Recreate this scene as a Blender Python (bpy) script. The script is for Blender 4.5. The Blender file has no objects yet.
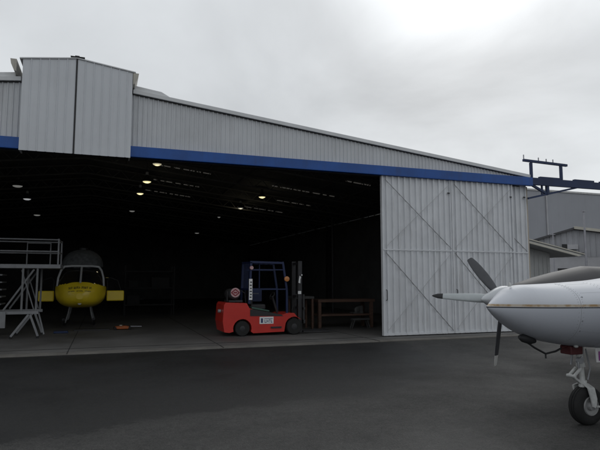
import bpy, math, random
from mathutils import Vector, Matrix
random.seed(7)
sc = bpy.context.scene
col = sc.collection
PI = math.pi
ORG = {}                      # object name -> world origin

# ------------------------------------------------------------------ materials
def mat(name, rgb, rough=.6, metal=0., var=.12, scale=3., stretch=None, bump=0., bscale=40., rough_var=0., streak=0., streak_rgb=(.12,.11,.10), spec=.5, coat=0.):
    m = bpy.data.materials.new(name); m.use_nodes = True
    nt = m.node_tree; N = nt.nodes; L = nt.links
    b = N['Principled BSDF']
    b.inputs['Roughness'].default_value = rough; b.inputs['Metallic'].default_value = metal
    b.inputs['Specular IOR Level'].default_value = spec
    b.inputs['Coat Weight'].default_value = coat
    g = N.new('ShaderNodeNewGeometry')
    mp = N.new('ShaderNodeMapping'); L.new(g.outputs['Position'], mp.inputs['Vector'])
    if stretch: mp.inputs['Scale'].default_value = stretch
    n = N.new('ShaderNodeTexNoise'); n.inputs['Scale'].default_value = scale; n.inputs['Detail'].default_value = 6; n.inputs['Roughness'].default_value = .62
    L.new(mp.outputs['Vector'], n.inputs['Vector'])
    r = N.new('ShaderNodeMapRange'); r.inputs['From Min'].default_value = .3; r.inputs['From Max'].default_value = .7
    r.inputs['To Min'].default_value = 1-var; r.inputs['To Max'].default_value = 1+var
    L.new(n.outputs['Fac'], r.inputs['Value'])
    v = N.new('ShaderNodeVectorMath'); v.operation = 'SCALE'; v.inputs[0].default_value = rgb
    L.new(r.outputs['Result'], v.inputs['Scale'])
    out = v.outputs['Vector']
    if streak > 0:
        mp2 = N.new('ShaderNodeMapping'); mp2.inputs['Scale'].default_value = (5, 5, .35); L.new(g.outputs['Position'], mp2.inputs['Vector'])
        n2 = N.new('ShaderNodeTexNoise'); n2.inputs['Scale'].default_value = 1.4; n2.inputs['Detail'].default_value = 8; n2.inputs['Roughness'].default_value = .7
        L.new(mp2.outputs['Vector'], n2.inputs['Vector'])
        r2 = N.new('ShaderNodeMapRange'); r2.inputs['From Min'].default_value = .52; r2.inputs['From Max'].default_value = .75
        r2.inputs['To Min'].default_value = 0; r2.inputs['To Max'].default_value = streak
        L.new(n2.outputs['Fac'], r2.inputs['Value'])
        mx = N.new('ShaderNodeMix'); mx.data_type = 'RGBA'
        L.new(r2.outputs['Result'], mx.inputs['Factor']); L.new(out, mx.inputs['A']); mx.inputs['B'].default_value = (*streak_rgb, 1)
        out = mx.outputs['Result']
    L.new(out, b.inputs['Base Color'])
    if rough_var:
        rr = N.new('ShaderNodeMapRange'); rr.inputs['From Min'].default_value = .3; rr.inputs['From Max'].default_value = .7
        rr.inputs['To Min'].default_value = max(0, rough-rough_var); rr.inputs['To Max'].default_value = min(1, rough+rough_var)
        L.new(n.outputs['Fac'], rr.inputs['Value']); L.new(rr.outputs['Result'], b.inputs['Roughness'])
    if bump:
        n3 = N.new('ShaderNodeTexNoise'); n3.inputs['Scale'].default_value = bscale; n3.inputs['Detail'].default_value = 4
        L.new(g.outputs['Position'], n3.inputs['Vector'])
        bp = N.new('ShaderNodeBump'); bp.inputs['Strength'].default_value = bump; bp.inputs['Distance'].default_value = .02
        L.new(n3.outputs['Fac'], bp.inputs['Height']); L.new(bp.outputs['Normal'], b.inputs['Normal'])
    return m

def emis(name, rgb, s):
    m = bpy.data.materials.new(name); m.use_nodes = True
    b = m.node_tree.nodes['Principled BSDF']; b.inputs['Base Color'].default_value = (*[c*.6 for c in rgb], 1)
    b.inputs['Emission Color'].default_value = (*rgb, 1); b.inputs['Emission Strength'].default_value = s
    return m

def glassy(name, rgb, alpha):
    m = bpy.data.materials.new(name); m.use_nodes = True
    b = m.node_tree.nodes['Principled BSDF']; b.inputs['Base Color'].default_value = (*rgb, 1)
    b.inputs['Roughness'].default_value = .06; b.inputs['Alpha'].default_value = alpha
    return m

M = {}
M['clad'] = mat('grey_wall_cladding', (.58,.595,.615), .5, 0, .07, .7, bump=.12, bscale=3, streak=.22)
M['bay'] = mat('grey_bay_cladding', (.60,.62,.65), .5, 0, .06, .6, bump=.12, bscale=3, streak=.12)
M['door'] = mat('white_door_cladding', (.66,.675,.70), .5, 0, .09, 1.1, bump=.15, bscale=3, streak=.5, streak_rgb=(.20,.19,.18))
M['door_rail'] = mat('door_rail_paint', (.62,.635,.66), .5, 0, .1, 2)
M['rod'] = mat('dark_brace_rod', (.22,.22,.225), .6, .1, .2, 6)
M['faintrod'] = mat('grey_brace_rod', (.46,.465,.475), .6)
M['blue'] = mat('blue_beam_paint', (.004,.070,.30), .45, 0, .2, 1.3, streak=.45, streak_rgb=(.02,.04,.12))
M['rackdark'] = mat('near_black_rack_steel', (.014,.014,.015), .8)  # one even near-black tone for rack and boxes
M['cageblue'] = mat('blue_cage_paint', (.004,.014,.062), .5, .1, .2, 3)
M['dkblue'] = mat('dark_blue_steel', (.008,.022,.075), .55, .1, .2, 3)
M['cap'] = mat('pale_flashing', (.62,.63,.64), .42, 0, .08, 2)
M['cream'] = mat('cream_gutter', (.44,.42,.37), .5, 0, .15, 3, streak=.5)
M['roof'] = mat('roof_sheet', (.33,.34,.35), .5, 0, .1, 1)
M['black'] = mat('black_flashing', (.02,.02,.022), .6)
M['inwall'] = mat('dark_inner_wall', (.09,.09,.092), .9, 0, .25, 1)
M['rafter'] = mat('grey_rafter_paint', (.13,.125,.115), .7, 0, .2, 3)
M['floor'] = mat('stained_concrete_floor', (.105,.102,.098), .75, 0, .35, .5, bump=.1, bscale=25, rough_var=.15)
M['kerb'] = mat('pale_concrete_edge', (.135,.127,.115), .85, 0, .3, 1.6, bump=.25, bscale=30)
M['joint'] = mat('dark_joint', (.012,.012,.012), .9)
M['yellow'] = mat('yellow_paint', (.76,.57,.025), .35, 0, .06, 2, coat=.3)
M['heligrey'] = mat('pale_window_frame', (.42,.43,.44), .45, 0, .08, 3)
M['fairing'] = mat('dark_grey_quilted_cover', (.075,.08,.083), .85, 0, .45, 9, bump=.5, bscale=18)
M['darkmetal'] = mat('dark_metal', (.035,.035,.038), .5, .3, .2, 5)
M['glass'] = glassy('dark_cabin_glass', (.012,.013,.015), .8)
M['alu'] = mat('dull_aluminium', (.34,.35,.37), .5, .35, .15, 5)
M['lightsteel'] = mat('light_grey_steel', (.20,.205,.215), .55, .1, .15, 5)
M['red'] = mat('red_forklift_paint', (.50,.026,.018), .42, 0, .10, 2.5, coat=.15)
M['rubber'] = mat('black_rubber', (.010,.010,.010), .8, 0, .3, 8, bump=.2, bscale=60)
M['white'] = mat('white_paint', (.72,.72,.72), .4, 0, .05, 4)
M['pink'] = mat('pinkish_decal', (.48,.30,.31), .6, 0, .08, 8)
M['decalred'] = mat('dark_red_decal', (.22,.02,.03), .6)
M['decalblue'] = mat('navy_decal', (.03,.05,.14), .6)
M['cylsteel'] = mat('dark_cylinder_steel', (.05,.05,.055), .5, .2)
M['green'] = mat('dull_green_vinyl', (.035,.09,.07), .6)
M['orange'] = mat('orange_paint', (.36,.085,.012), .45)
M['amber'] = mat('amber_lens', (.50,.20,.06), .3)
M['wood'] = mat('brown_timber', (.095,.052,.036), .75, 0, .35, 4, stretch=(.4,4,4))
M['greycloth'] = mat('grey_metal_part', (.07,.07,.07), .6, .1, .3, 10)
M['tan_flash'] = mat('tan_corner_flashing', (.42,.37,.31), .6, 0, .1, 2)
M['bigwall'] = mat('plain_grey_shed_wall', (.31,.32,.35), .7, 0, .05, .3)
M['bigcap'] = mat('pale_shed_capping', (.5,.5,.5), .6)
M['leanwall'] = mat('weathered_lean_to_cladding', (.33,.335,.335), .6, 0, .12, 1, streak=.4)
M['gablewall'] = mat('gable_cladding', (.34,.345,.37), .65, 0, .1, 1, streak=.3)
M['block'] = mat('painted_blockwork', (.42,.42,.44), .8, 0, .08, 1.5)
M['palecap'] = mat('pale_yellow_grey_fascia', (.50,.48,.42), .6, 0, .1, 2)
M['pole'] = mat('galvanised_pole', (.33,.33,.36), .5, .3)
M['darkframe'] = mat('dark_steel_frame', (.06,.06,.065), .6)
M['lampshade'] = mat('lamp_shade_metal', (.08,.08,.08), .5, .5)
M['lampw'] = mat('lamp_gear_white', (.6,.6,.58), .5)
M['em_y'] = emis('lamp_glow_yellow', (1.0,.90,.50), .75)
M['em_yd'] = emis('lamp_glow_dim_yellow', (1.0,.92,.65), .28)
M['em_w'] = emis('lamp_glow_white', (.95,.97,1.0), .30)
M['em_d'] = emis('lamp_glow_dim', (.95,.95,.9), .13)
M['em_b'] = emis('lamp_glow_bright_white', (.95,.97,1.0), .6)
M['dashglow'] = emis('roof_dash_glow', (1,.95,.86), .032)  # weak emission standing in for lamp light caught on the rafters
M['propgrey'] = mat('bare_propeller_metal', (.42,.45,.46), .38, .25, .06, 8)
M['propdark'] = mat('matt_dark_propeller', (.055,.057,.064), .6, 0, .1, 6)
M['nacelle'] = mat('dark_grey_nacelle_paint', (.034,.033,.036), .5, 0, .08, 2)
M['spin'] = mat('spinner_metal', (.50,.52,.54), .33, .15, .05, 4)
M['cabblue'] = mat('deep_navy_steel', (.006,.014,.045), .55, .1, .2, 3)
M['dullalu'] = mat('dull_grey_steel', (.15,.155,.16), .6, .2, .15, 5)
M['seam'] = mat('panel_seam_grey', (.25,.26,.28), .6)
M['hubgrey'] = mat('wheel_hub_grey', (.30,.30,.30), .5, .3)
M['gearwhite'] = mat('worn_white_gear_paint', (.52,.53,.52), .45, .05, .2, 14)
M['darkred'] = mat('dark_red_gear_box', (.085,.018,.02), .6)
M['purple'] = mat('purple_decal', (.28,.06,.26), .6)
M['post'] = mat('whitish_prop_tip', (.78,.78,.75), .6)

def aircraft_paint():
    m = mat('aircraft_white_paint', (.58,.60,.645), .5, 0, .03, 3, coat=.08)
    nt = m.node_tree; N = nt.nodes; L = nt.links; b = N['Principled BSDF']
    src = b.inputs['Base Color'].links[0].from_socket
    g = N.new('ShaderNodeNewGeometry'); s = N.new('ShaderNodeSeparateXYZ'); L.new(g.outputs['Position'], s.inputs[0])
    def band(z0, z1):
        a = N.new('ShaderNodeMath'); a.operation = 'GREATER_THAN'; a.inputs[1].default_value = z0; L.new(s.outputs['Z'], a.inputs[0])
        c = N.new('ShaderNodeMath'); c.operation = 'LESS_THAN'; c.inputs[1].default_value = z1; L.new(s.outputs['Z'], c.inputs[0])
        d = N.new('ShaderNodeMath'); d.operation = 'MULTIPLY'; L.new(a.outputs[0], d.inputs[0]); L.new(c.outputs[0], d.inputs[1])
        return d.outputs[0]
    cur = src
    # worn gold pin stripe: darker, more ragged where the paint is chipped
    nz = N.new('ShaderNodeTexNoise'); nz.inputs['Scale'].default_value = 9; nz.inputs['Detail'].default_value = 6; L.new(g.outputs['Position'], nz.inputs['Vector'])
    gold = N.new('ShaderNodeValToRGB'); gold.color_ramp.elements[0].position = .42; gold.color_ramp.elements[0].color = (.36,.24,.12,1)
    gold.color_ramp.elements[1].position = .56; gold.color_ramp.elements[1].color = (.50,.44,.36,1); L.new(nz.outputs['Fac'], gold.inputs[0])
    for z0, z1, c in ((-1, 1.318, (.45,.47,.52,1)), (1.318, 1.330, (.02,.022,.03,1)), (1.333, 1.358, gold.outputs[0])):
        mx = N.new('ShaderNodeMix'); mx.data_type = 'RGBA'; L.new(band(z0, z1), mx.inputs['Factor']); L.new(cur, mx.inputs['A'])
        if isinstance(c, tuple): mx.inputs['B'].default_value = c
        else: L.new(c, mx.inputs['B'])
        cur = mx.outputs['Result']
    L.new(cur, b.inputs['Base Color'])
    return m
M['plane'] = aircraft_paint()

# ------------------------------------------------------------------ mesh builder (world coordinates)
class MB:
    def __init__(s): s.v = []; s.f = []
    def add(s, vs, fs):
        o = len(s.v); s.v += [tuple(v) for v in vs]; s.f += [tuple(i+o for i in f) for f in fs]; return s
    def box(s, x0, x1, y0, y1, z0, z1):
        return s.add([(x0,y0,z0),(x1,y0,z0),(x1,y1,z0),(x0,y1,z0),(x0,y0,z1),(x1,y0,z1),(x1,y1,z1),(x0,y1,z1)],
                     [(3,2,1,0),(4,5,6,7),(0,1,5,4),(1,2,6,5),(2,3,7,6),(3,0,4,7)])
    def bar(s, p, q, w, h=None, up=(0,0,1)):
        h = h or w; p = Vector(p); q = Vector(q); d = (q-p).normalized(); u = Vector(up)
        if abs(d.dot(u)) > .98: u = Vector((0,1,0))
        a = d.cross(u).normalized()*(w/2); b = a.cross(d).normalized()*(h/2)
        return s.add([p-a-b,p+a-b,p+a+b,p-a+b,q-a-b,q+a-b,q+a+b,q-a+b], [(0,1,2,3),(7,6,5,4),(4,5,1,0),(5,6,2,1),(6,7,3,2),(7,4,0,3)])
    def rings(s, R, cap=True):
        n = len(R[0]); o = len(s.v)
        for r in R: s.v += [tuple(p) for p in r]
        for i in range(len(R)-1):
            for k in range(n):
                s.f.append((o+i*n+k, o+i*n+(k+1)%n, o+(i+1)*n+(k+1)%n, o+(i+1)*n+k))
        if cap:
            s.f.append(tuple(o+k for k in range(n))[::-1]); s.f.append(tuple(o+(len(R)-1)*n+k for k in range(n)))
        return s
    def lathe(s, c, axis, prof, n=28, cap=True):          # prof: (distance along axis, radius)
        c = Vector(c); d = Vector(axis).normalized()
        u = Vector((0,0,1)) if abs(d.z) < .9 else Vector((1,0,0))
        a = d.cross(u).normalized(); b = d.cross(a)
        return s.rings([[c+d*t+(a*math.cos(2*PI*k/n)+b*math.sin(2*PI*k/n))*max(r,1e-4) for k in range(n)] for t, r in prof], cap)
    def tube(s, pts, r, n=10):
        pts = [Vector(p) for p in pts]; R = []; pa = None
        for i, p in enumerate(pts):
            d = (pts[min(i+1,len(pts)-1)]-pts[max(i-1,0)]).normalized()
            if pa is None:
                u = Vector((0,0,1)) if abs(d.z) < .9 else Vector((1,0,0)); a = d.cross(u).normalized()
            else: a = (pa-d*pa.dot(d)).normalized()
            pa = a; b = d.cross(a); rr = r[i] if isinstance(r,(list,tuple)) else r
            R.append([p+(a*math.cos(2*PI*k/n)+b*math.sin(2*PI*k/n))*rr for k in range(n)])
        return s.rings(R)
    def prism(s, poly, axis, t0, t1):                      # poly of 2D points; axis 'y': (x,z)  'x': (y,z)  'z': (x,y)
        f = {'y': lambda p,t: (p[0],t,p[1]), 'x': lambda p,t: (t,p[0],p[1]), 'z': lambda p,t: (p[0],p[1],t)}[axis]
        return s.rings([[f(p,t0) for p in poly],[f(p,t1) for p in poly]])
    def build(s, name, m, parent=None, smooth=False, bevel=0, loc=None, auto=40):
        org = Vector(ORG[parent.name]) if parent else Vector(loc if loc else (0,0,0))
        me = bpy.data.meshes.new(name); me.from_pydata([tuple(Vector(v)-org) for v in s.v], [], s.f); me.update()
        import bmesh
        bm = bmesh.new(); bm.from_mesh(me); bmesh.ops.recalc_face_normals(bm, faces=bm.faces); bm.to_mesh(me); bm.free()
        o = bpy.data.objects.new(name, me); col.objects.link(o); me.materials.append(m)
        if parent: o.parent = parent
        else: o.location = org
        ORG[o.name] = org
        if smooth:
            for p in me.polygons: p.use_smooth = True
            me.set_sharp_from_angle(angle=math.radians(auto))
        if bevel:
            b = o.modifiers.new('bevel','BEVEL'); b.width = bevel; b.segments = 2; b.limit_method = 'ANGLE'
        return o

def tag(o, label, cat, group=None):
    o['label'] = label; o['category'] = cat
    if group: o['group'] = group
    return o
def thing(name, label, cat, loc, group=None):
    o = bpy.data.objects.new(name, None); col.objects.link(o); o.location = loc; o.empty_display_size = .3
    ORG[o.name] = Vector(loc); return tag(o, label, cat, group)
def structure(o): o['kind'] = 'structure'; return o
def copy_tree(o, parent=None):
    c = o.copy(); col.objects.link(c)
    ORG[c.name] = ORG[o.name]
    if parent: c.parent = parent
    for ch in list(o.children): copy_tree(ch, c)
    return c

def ribbed(mb, x0, x1, y, z0, ztop, pitch, rib, depth, slope=.3, zbot=None, back=.004):
    """corrugated sheet in an X-Z plane facing -Y; ztop is a function of x"""
    xs = []; x = x0
    pan = pitch-rib; sl = rib*slope
    while x < x1-1e-6:
        xs += [(x,0),(x+pan,0),(x+pan+sl,depth),(x+pitch-sl,depth)]; x += pitch
    xs = [(min(a,x1),d) for a,d in xs if a <= x1+1e-6]+[(x1,0)]
    zb = zbot or (lambda x: z0)
    o = len(mb.v)
    for a,d in xs: mb.v += [(a,y-d,zb(a)),(a,y-d,ztop(a))]
    for i in range(len(xs)-1):
        if xs[i+1][0]-xs[i][0] > 1e-6: mb.f.append((o+2*i,o+2*i+2,o+2*i+3,o+2*i+1))
    return mb

# ------------------------------------------------------------------ ground
def sheet(poly, z): return MB().add([(x,y,z) for x,y in poly], [tuple(range(len(poly)))])
M['old_asphalt'] = None
def asphalt(name, lo, hi, rough0, rough1, sc1, spots):
    m = bpy.data.materials.new(name); m.use_nodes = True; nt = m.node_tree; N = nt.nodes; L = nt.links; b = N['Principled BSDF']
    g = N.new('ShaderNodeNewGeometry')
    n1 = N.new('ShaderNodeTexNoise'); n1.inputs['Scale'].default_value = sc1; n1.inputs['Detail'].default_value = 9; n1.inputs['Roughness'].default_value = .65
    n2 = N.new('ShaderNodeTexNoise'); n2.inputs['Scale'].default_value = 85; n2.inputs['Detail'].default_value = 3
    n3 = N.new('ShaderNodeTexVoronoi'); n3.inputs['Scale'].default_value = 60
    for n in (n1,n2,n3): L.new(g.outputs['Position'], n.inputs['Vector'])
    cr = N.new('ShaderNodeValToRGB'); cr.color_ramp.elements[0].position = .34; cr.color_ramp.elements[0].color = (*lo,1)
    cr.color_ramp.elements[1].position = .68; cr.color_ramp.elements[1].color = (*hi,1); L.new(n1.outputs['Fac'], cr.inputs[0])
    r2 = N.new('ShaderNodeMapRange'); r2.inputs['From Min'].default_value = .35; r2.inputs['From Max'].default_value = .7; r2.inputs['To Min'].default_value = 1-spots; r2.inputs['To Max'].default_value = 1+spots*1.6
    L.new(n2.outputs['Fac'], r2.inputs['Value'])
    v = N.new('ShaderNodeVectorMath'); v.operation = 'SCALE'; L.new(cr.outputs[0], v.inputs[0]); L.new(r2.outputs[0], v.inputs['Scale'])
    L.new(v.outputs[0], b.inputs['Base Color'])
    rr = N.new('ShaderNodeMapRange'); rr.inputs['From Min'].default_value = .35; rr.inputs['From Max'].default_value = .65; rr.inputs['To Min'].default_value = rough0; rr.inputs['To Max'].default_value = rough1
    L.new(n1.outputs['Fac'], rr.inputs['Value']); L.new(rr.outputs[0], b.inputs['Roughness'])
    b.inputs['Specular IOR Level'].default_value = .35
    bp = N.new('ShaderNodeBump'); bp.inputs['Strength'].default_value = .5; bp.inputs['Distance'].default_value = .006
    L.new(n3.outputs['Distance'], bp.inputs['Height']); L.new(bp.outputs[0], b.inputs['Normal'])
    return m
M['old_asphalt'] = asphalt('old_grey_asphalt', (.034,.034,.033), (.070,.068,.064), .75, .95, .45, .35)
structure(sheet([(-900,-300),(900,-300),(900,1500),(-900,1500)], 0).build('ground', M['old_asphalt']))
# the apron: one fine sheet whose 'reseal' attribute marks the darker resealed strip along the hangar (ragged, soft border)
edge = [(-40,6.2),(-9,6.2),(-4,6.05),(-.91,6.32),(-.12,6.31),(.23,6.6),(.98,6.87),(2.52,7.07),(3.16,7.04),(3.7,7.21),(4.4,7.51),(5.33,8.11),(6.15,8.98),(6.4,9.6),(6.6,10.6),(6.9,11.6),(7.3,12.4),(7.6,13.6)]
def sdist(x, y):
    best = 1e9; sg = 1
    for i in range(len(edge)-1):
        ax, ay = edge[i]; bx, by = edge[i+1]; dx, dy = bx-ax, by-ay
        t = max(0,min(1,((x-ax)*dx+(y-ay)*dy)/(dx*dx+dy*dy))); px, py = ax+dx*t-x, ay+dy*t-y
        d = px*px+py*py
        if d < best: best = d; sg = 1 if dx*(y-ay)-dy*(x-ax) > 0 else -1
    return sg*math.sqrt(best)
def apron_material():
    m = bpy.data.materials.new('apron_asphalt'); m.use_nodes = True; nt = m.node_tree; N = nt.nodes; L = nt.links; b = N['Principled BSDF']
    g = N.new('ShaderNodeNewGeometry')
    def noise(sc, det, ro=.6):
        n = N.new('ShaderNodeTexNoise'); n.inputs['Scale'].default_value = sc; n.inputs['Detail'].default_value = det; n.inputs['Roughness'].default_value = ro
        L.new(g.outputs['Position'], n.inputs['Vector']); return n.outputs['Fac']
    def mr(v, a, b_, c, d, smooth=False):
        n = N.new('ShaderNodeMapRange'); n.interpolation_type = 'SMOOTHSTEP' if smooth else 'LINEAR'
        for k, x in zip(('From Min','From Max','To Min','To Max'), (a,b_,c,d)): n.inputs[k].default_value = x
        L.new(v, n.inputs['Value']); return n.outputs['Result']
    def ma(op, a, b_):
        n = N.new('ShaderNodeMath'); n.operation = op
        for k, x in enumerate((a,b_)):
            if isinstance(x,(int,float)): n.inputs[k].default_value = x
            else: L.new(x, n.inputs[k])
        return n.outputs[0]
    at = N.new('ShaderNodeAttribute'); at.attribute_name = 'reseal'
    big, mid, fine, grit = noise(.35,6), noise(1.6,8,.7), noise(14,6,.75), noise(90,3)
    sd = ma('ADD', at.outputs['Fac'], ma('ADD', ma('MULTIPLY', ma('SUBTRACT', mid, .5), 1.5), ma('MULTIPLY', ma('SUBTRACT', fine, .5), 1.3)))
    mask = mr(sd, -.15, .15, 0, 1, True)
    old = N.new('ShaderNodeValToRGB'); old.color_ramp.elements[0].position = .36; old.color_ramp.elements[0].color = (.016,.016,.016,1)
    old.color_ramp.elements[1].position = .64; old.color_ramp.elements[1].color = (.060,.0585,.056,1)
    L.new(ma('ADD', ma('MULTIPLY', mid, .38), ma('ADD', ma('MULTIPLY', big, .2), ma('MULTIPLY', fine, .42))), old.inputs[0])
    new = N.new('ShaderNodeValToRGB'); new.color_ramp.elements[0].position = .34; new.color_ramp.elements[0].color = (.0085,.0088,.009,1)
    new.color_ramp.elements[1].position = .68; new.color_ramp.elements[1].color = (.0185,.0185,.0185,1)
    L.new(ma('ADD', ma('MULTIPLY', big, .45), ma('MULTIPLY', fine, .55)), new.inputs[0])
    mx = N.new('ShaderNodeMix'); mx.data_type = 'RGBA'; L.new(mask, mx.inputs['Factor']); L.new(old.outputs[0], mx.inputs['A']); L.new(new.outputs[0], mx.inputs['B'])
    v = N.new('ShaderNodeVectorMath'); v.operation = 'SCALE'; L.new(mx.outputs['Result'], v.inputs[0]); L.new(mr(grit, .35, .7, .55, 1.7), v.inputs['Scale'])
    L.new(v.outputs[0], b.inputs['Base Color'])
    L.new(ma('SUBTRACT', mr(big, .35, .65, .62, .92), ma('MULTIPLY', mask, .12)), b.inputs['Roughness'])
    b.inputs['Specular IOR Level'].default_value = .35
    vo = N.new('ShaderNodeTexVoronoi'); vo.inputs['Scale'].default_value = 70; L.new(g.outputs['Position'], vo.inputs['Vector'])
    bp = N.new('ShaderNodeBump'); bp.inputs['Strength'].default_value = .55; bp.inputs['Distance'].default_value = .006
    L.new(vo.outputs['Distance'], bp.inputs['Height']); L.new(bp.outputs[0], b.inputs['Normal'])
    return m
nx, ny = 150, 64; X0, X1, Y0, Y1 = -16., 14.5, -2., 13.118
ap = MB()
for jy in range(ny+1):
    for ix in range(nx+1): ap.v.append((X0+(X1-X0)*ix/nx, Y0+(Y1-Y0)*jy/ny, .004))
for jy in range(ny):
    for ix in range(nx): o_ = jy*(nx+1)+ix; ap.f.append((o_,o_+1,o_+nx+2,o_+nx+1))
apo = ap.build('apron', apron_material()); structure(apo)
a_ = apo.data.attributes.new('reseal','FLOAT','POINT')
a_.data.foreach_set('value', [sdist(v[0],v[1]) for v in ap.v])

# hangar slab: its pale front edge beam and the dark floor behind it
structure(MB().box(-16,14.5,13.12,13.50,-.05,.030).build('concrete_kerb', M['kerb'], bevel=.012))
structure(MB().box(-16,14.5,13.515,50.2,-.05,.034).build('hangar_floor', M['floor']))
j = MB()
for x in (-.68, 2.75, 6.9): j.box(x-.008,x+.008,13.11,50,.030,.0385)
j.box(-16,14.4,14.02,14.06,.030,.0385)
structure(j.build('floor_joints', M['joint']))

# ------------------------------------------------------------------ hangar
XR, XL, XC = 12.87, -14.39, -.76
YF = 14.14
def rz(x): return 6.43-.1105*abs(x-XC)        # top of the cladding
hangar = thing('hangar', 'long grey metal hangar with blue door beam, white sliding doors and a raised central bay', 'hangar', (XC,YF,0))
mb = MB(); ribbed(mb, .50, XR, YF, 4.90, rz, .118, .045, .030); ribbed(mb, XL, -1.93, YF, 4.90, rz, .118, .045, .030)
mb.build('wall_cladding', M['clad'], hangar)
mb = MB()                                      # barge capping along the roof edge
for xa, xb in ((.56,XR+.12),(XL-.12,-1.98)):
    za, zb = rz(xa), rz(xb)
    mb.prism([(xa,za+.012),(xb,zb+.012),(xb,zb+.115),(xa,za+.115)], 'y', YF-.10, YF+.12)
mb.build('barge_capping', M['cap'], hangar, bevel=.008)
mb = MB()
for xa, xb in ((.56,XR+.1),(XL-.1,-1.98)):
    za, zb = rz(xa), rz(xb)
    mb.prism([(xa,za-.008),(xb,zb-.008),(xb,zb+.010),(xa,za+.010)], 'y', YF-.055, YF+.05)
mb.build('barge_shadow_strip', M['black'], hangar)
mb = MB()                                      # roof sheets (with the gap the bay passes through covered by it)
for xa, xb in ((XC,XR+.12),(XL-.12,XC)):
    za, zb = rz(xa), rz(xb)
    mb.prism([(xa,za+.0),(xb,zb+.0),(xb,zb+.06),(xa,za+.06)], 'y', YF+.125, 50.2)
mb.build('roof', M['roof'], hangar)
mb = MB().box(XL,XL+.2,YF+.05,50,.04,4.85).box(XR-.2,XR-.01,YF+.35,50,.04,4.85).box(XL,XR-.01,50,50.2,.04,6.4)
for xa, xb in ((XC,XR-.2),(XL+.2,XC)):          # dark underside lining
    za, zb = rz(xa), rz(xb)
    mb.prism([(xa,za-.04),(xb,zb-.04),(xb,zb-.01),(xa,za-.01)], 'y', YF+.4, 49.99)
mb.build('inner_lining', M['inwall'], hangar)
MB().box(XR-.03,XR+.03,YF+.36,50.2,.03,4.9).build('side_wall', M['clad'], hangar)
MB().box(XR+.002,XR+.09,YF+.10,YF+.34,.03,4.66).build('corner_flashing', M['tan_flash'], hangar)
# translucent ridge cap sheets standing just above the roof edge beside the raised bay
mb = MB()
for s in (1,-1):
    X = lambda d: XC+s*d
    mb.prism([(X(1.34),rz(X(1.34))+.118),(X(2.30),rz(X(2.30))+.118),(X(2.02),rz(X(2.02))+.235),(X(1.34),rz(X(1.34))+.25)], 'y', YF-.02, YF+6)
mb.build('ridge_cap', M['cap'], hangar, bevel=.02)
# raised bay over the door
YB = 13.85
bay = MB()
def bz(x): return 6.925-.135*abs(x-XC)
ribbed(bay, -1.93, XC-.018, YB, 4.60, bz, .195, .035, .020); ribbed(bay, XC+.018, .53, YB, 4.60, bz, .195, .035, .020)
bay = bay.build('raised_bay', M['bay'], hangar)
zz = bz(.52)
for xa, xb in ((-1.925,-1.90),(.50,.525)):
    MB().prism([(YB+.002,4.60),(YF+.10,4.60),(YF+.10,5.6),(18,5.6),(18,zz-.01),(YB+.002,zz-.01)],'x',xa,xb).build('bay_side', M['bay'], bay)
mb = MB()
for xa, xb in ((XC,.60),(-2.0,XC)):
    za, zb = bz(xa), bz(xb); mb.prism([(xa,za+.004),(xb,zb+.004),(xb,zb+.03),(xa,za+.03)], 'y', YB-.03, 18)
mb.build('bay_roof', M['cap'], bay)
MB().box(XC-.016,XC+.016,YB-.012,YB+.01,4.60,6.92).box(XC-.15,XC+.17,YB-.05,YB+.15,6.958,6.972).box(XC-.05,XC+.05,YB-.05,YB+.15,6.973,6.99).build('ridge_strip', M['black'], bay)
for s in (1,-1):
    e = XC+s*1.30
    MB().prism([(e,6.74),(e+s*.135,6.74),(e+s*.115,6.62),(e+s*.05,6.47),(e,6.45)], 'y', YB-.02, 18).build('gutter', M['cream'], bay)
# blue header beam
MB().box(XL,XR+.10,13.98,14.10,4.67,4.93).box(XL,XR+.10,13.96,14.10,4.655,4.668).build('header_beam', M['blue'], hangar, bevel=.006)
MB().box(XL,XR-.3,14.16,14.34,4.64,4.88).build('inner_track', M['darkmetal'], hangar)
# sliding doors
def door(x0, x1, y, z0, z1, rods, pitch=.198):
    d = MB(); ribbed(d, x0, x1, y, z0, lambda x: z1, pitch, .066, .052, .14)
    d.box(x0,x1,y+.004,y+.05,z0,z1)
    d = d.build('sliding_door', M['door'], hangar)
    zm = 2.5
    MB().box(x0+.02,x1-.02,y-.066,y-.053,zm-.016,zm+.016).build('mid_rail', M['door_rail'], d)
    MB().box(x0-.004,x0+.05,y-.048,y+.06,z0-.01,z1).box(x1-.05,x1-.003,y-.044,y+.056,z0-.01,z1).box(x0+.051,x1-.051,y-.044,y+.056,z0-.012,z0+.05).build('edge_frame', M['door_rail'], d)
    for (xa,za,xb,zb,w) in rods:
        MB().bar((xa,y-.062,za),(xb,y-.062,zb), w, .012, up=(0,1,0)).build('brace', M['rod'] if w > .01 else M['faintrod'], d)
    for x in (x0+.25, x1-.25): MB().lathe((x,y-.02,z0-.0),(0,1,0),[(0,.05),(.05,.05)],14).build('roller', M['darkmetal'], d)
    MB().tube([(x0+.09,y-.05,1.05),(x0+.09,y-.10,1.07),(x0+.09,y-.10,1.33),(x0+.09,y-.05,1.35)],.012,8).build('handle', M['darkmetal'], d)
    MB().box(x1-.13,x1-.055,y-.062,y-.045,z1-.42,z1-.38).build('catch', M['darkmetal'], d)
    return d
door(7.53, 9.885, 14.09, .07, 4.652, [(7.62,4.55,9.84,2.56,.011),(7.62,2.42,9.84,.14,.015),(9.8,4.5,7.65,2.6,.008),(9.8,2.4,7.65,.2,.008)])
door(9.90, 12.20, 14.09, .07, 4.652, [(9.98,4.55,12.13,2.56,.011),(9.96,2.44,12.13,.14,.015),(12.1,4.5,9.98,2.6,.008),(12.1,2.4,9.98,.2,.008)])
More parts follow.
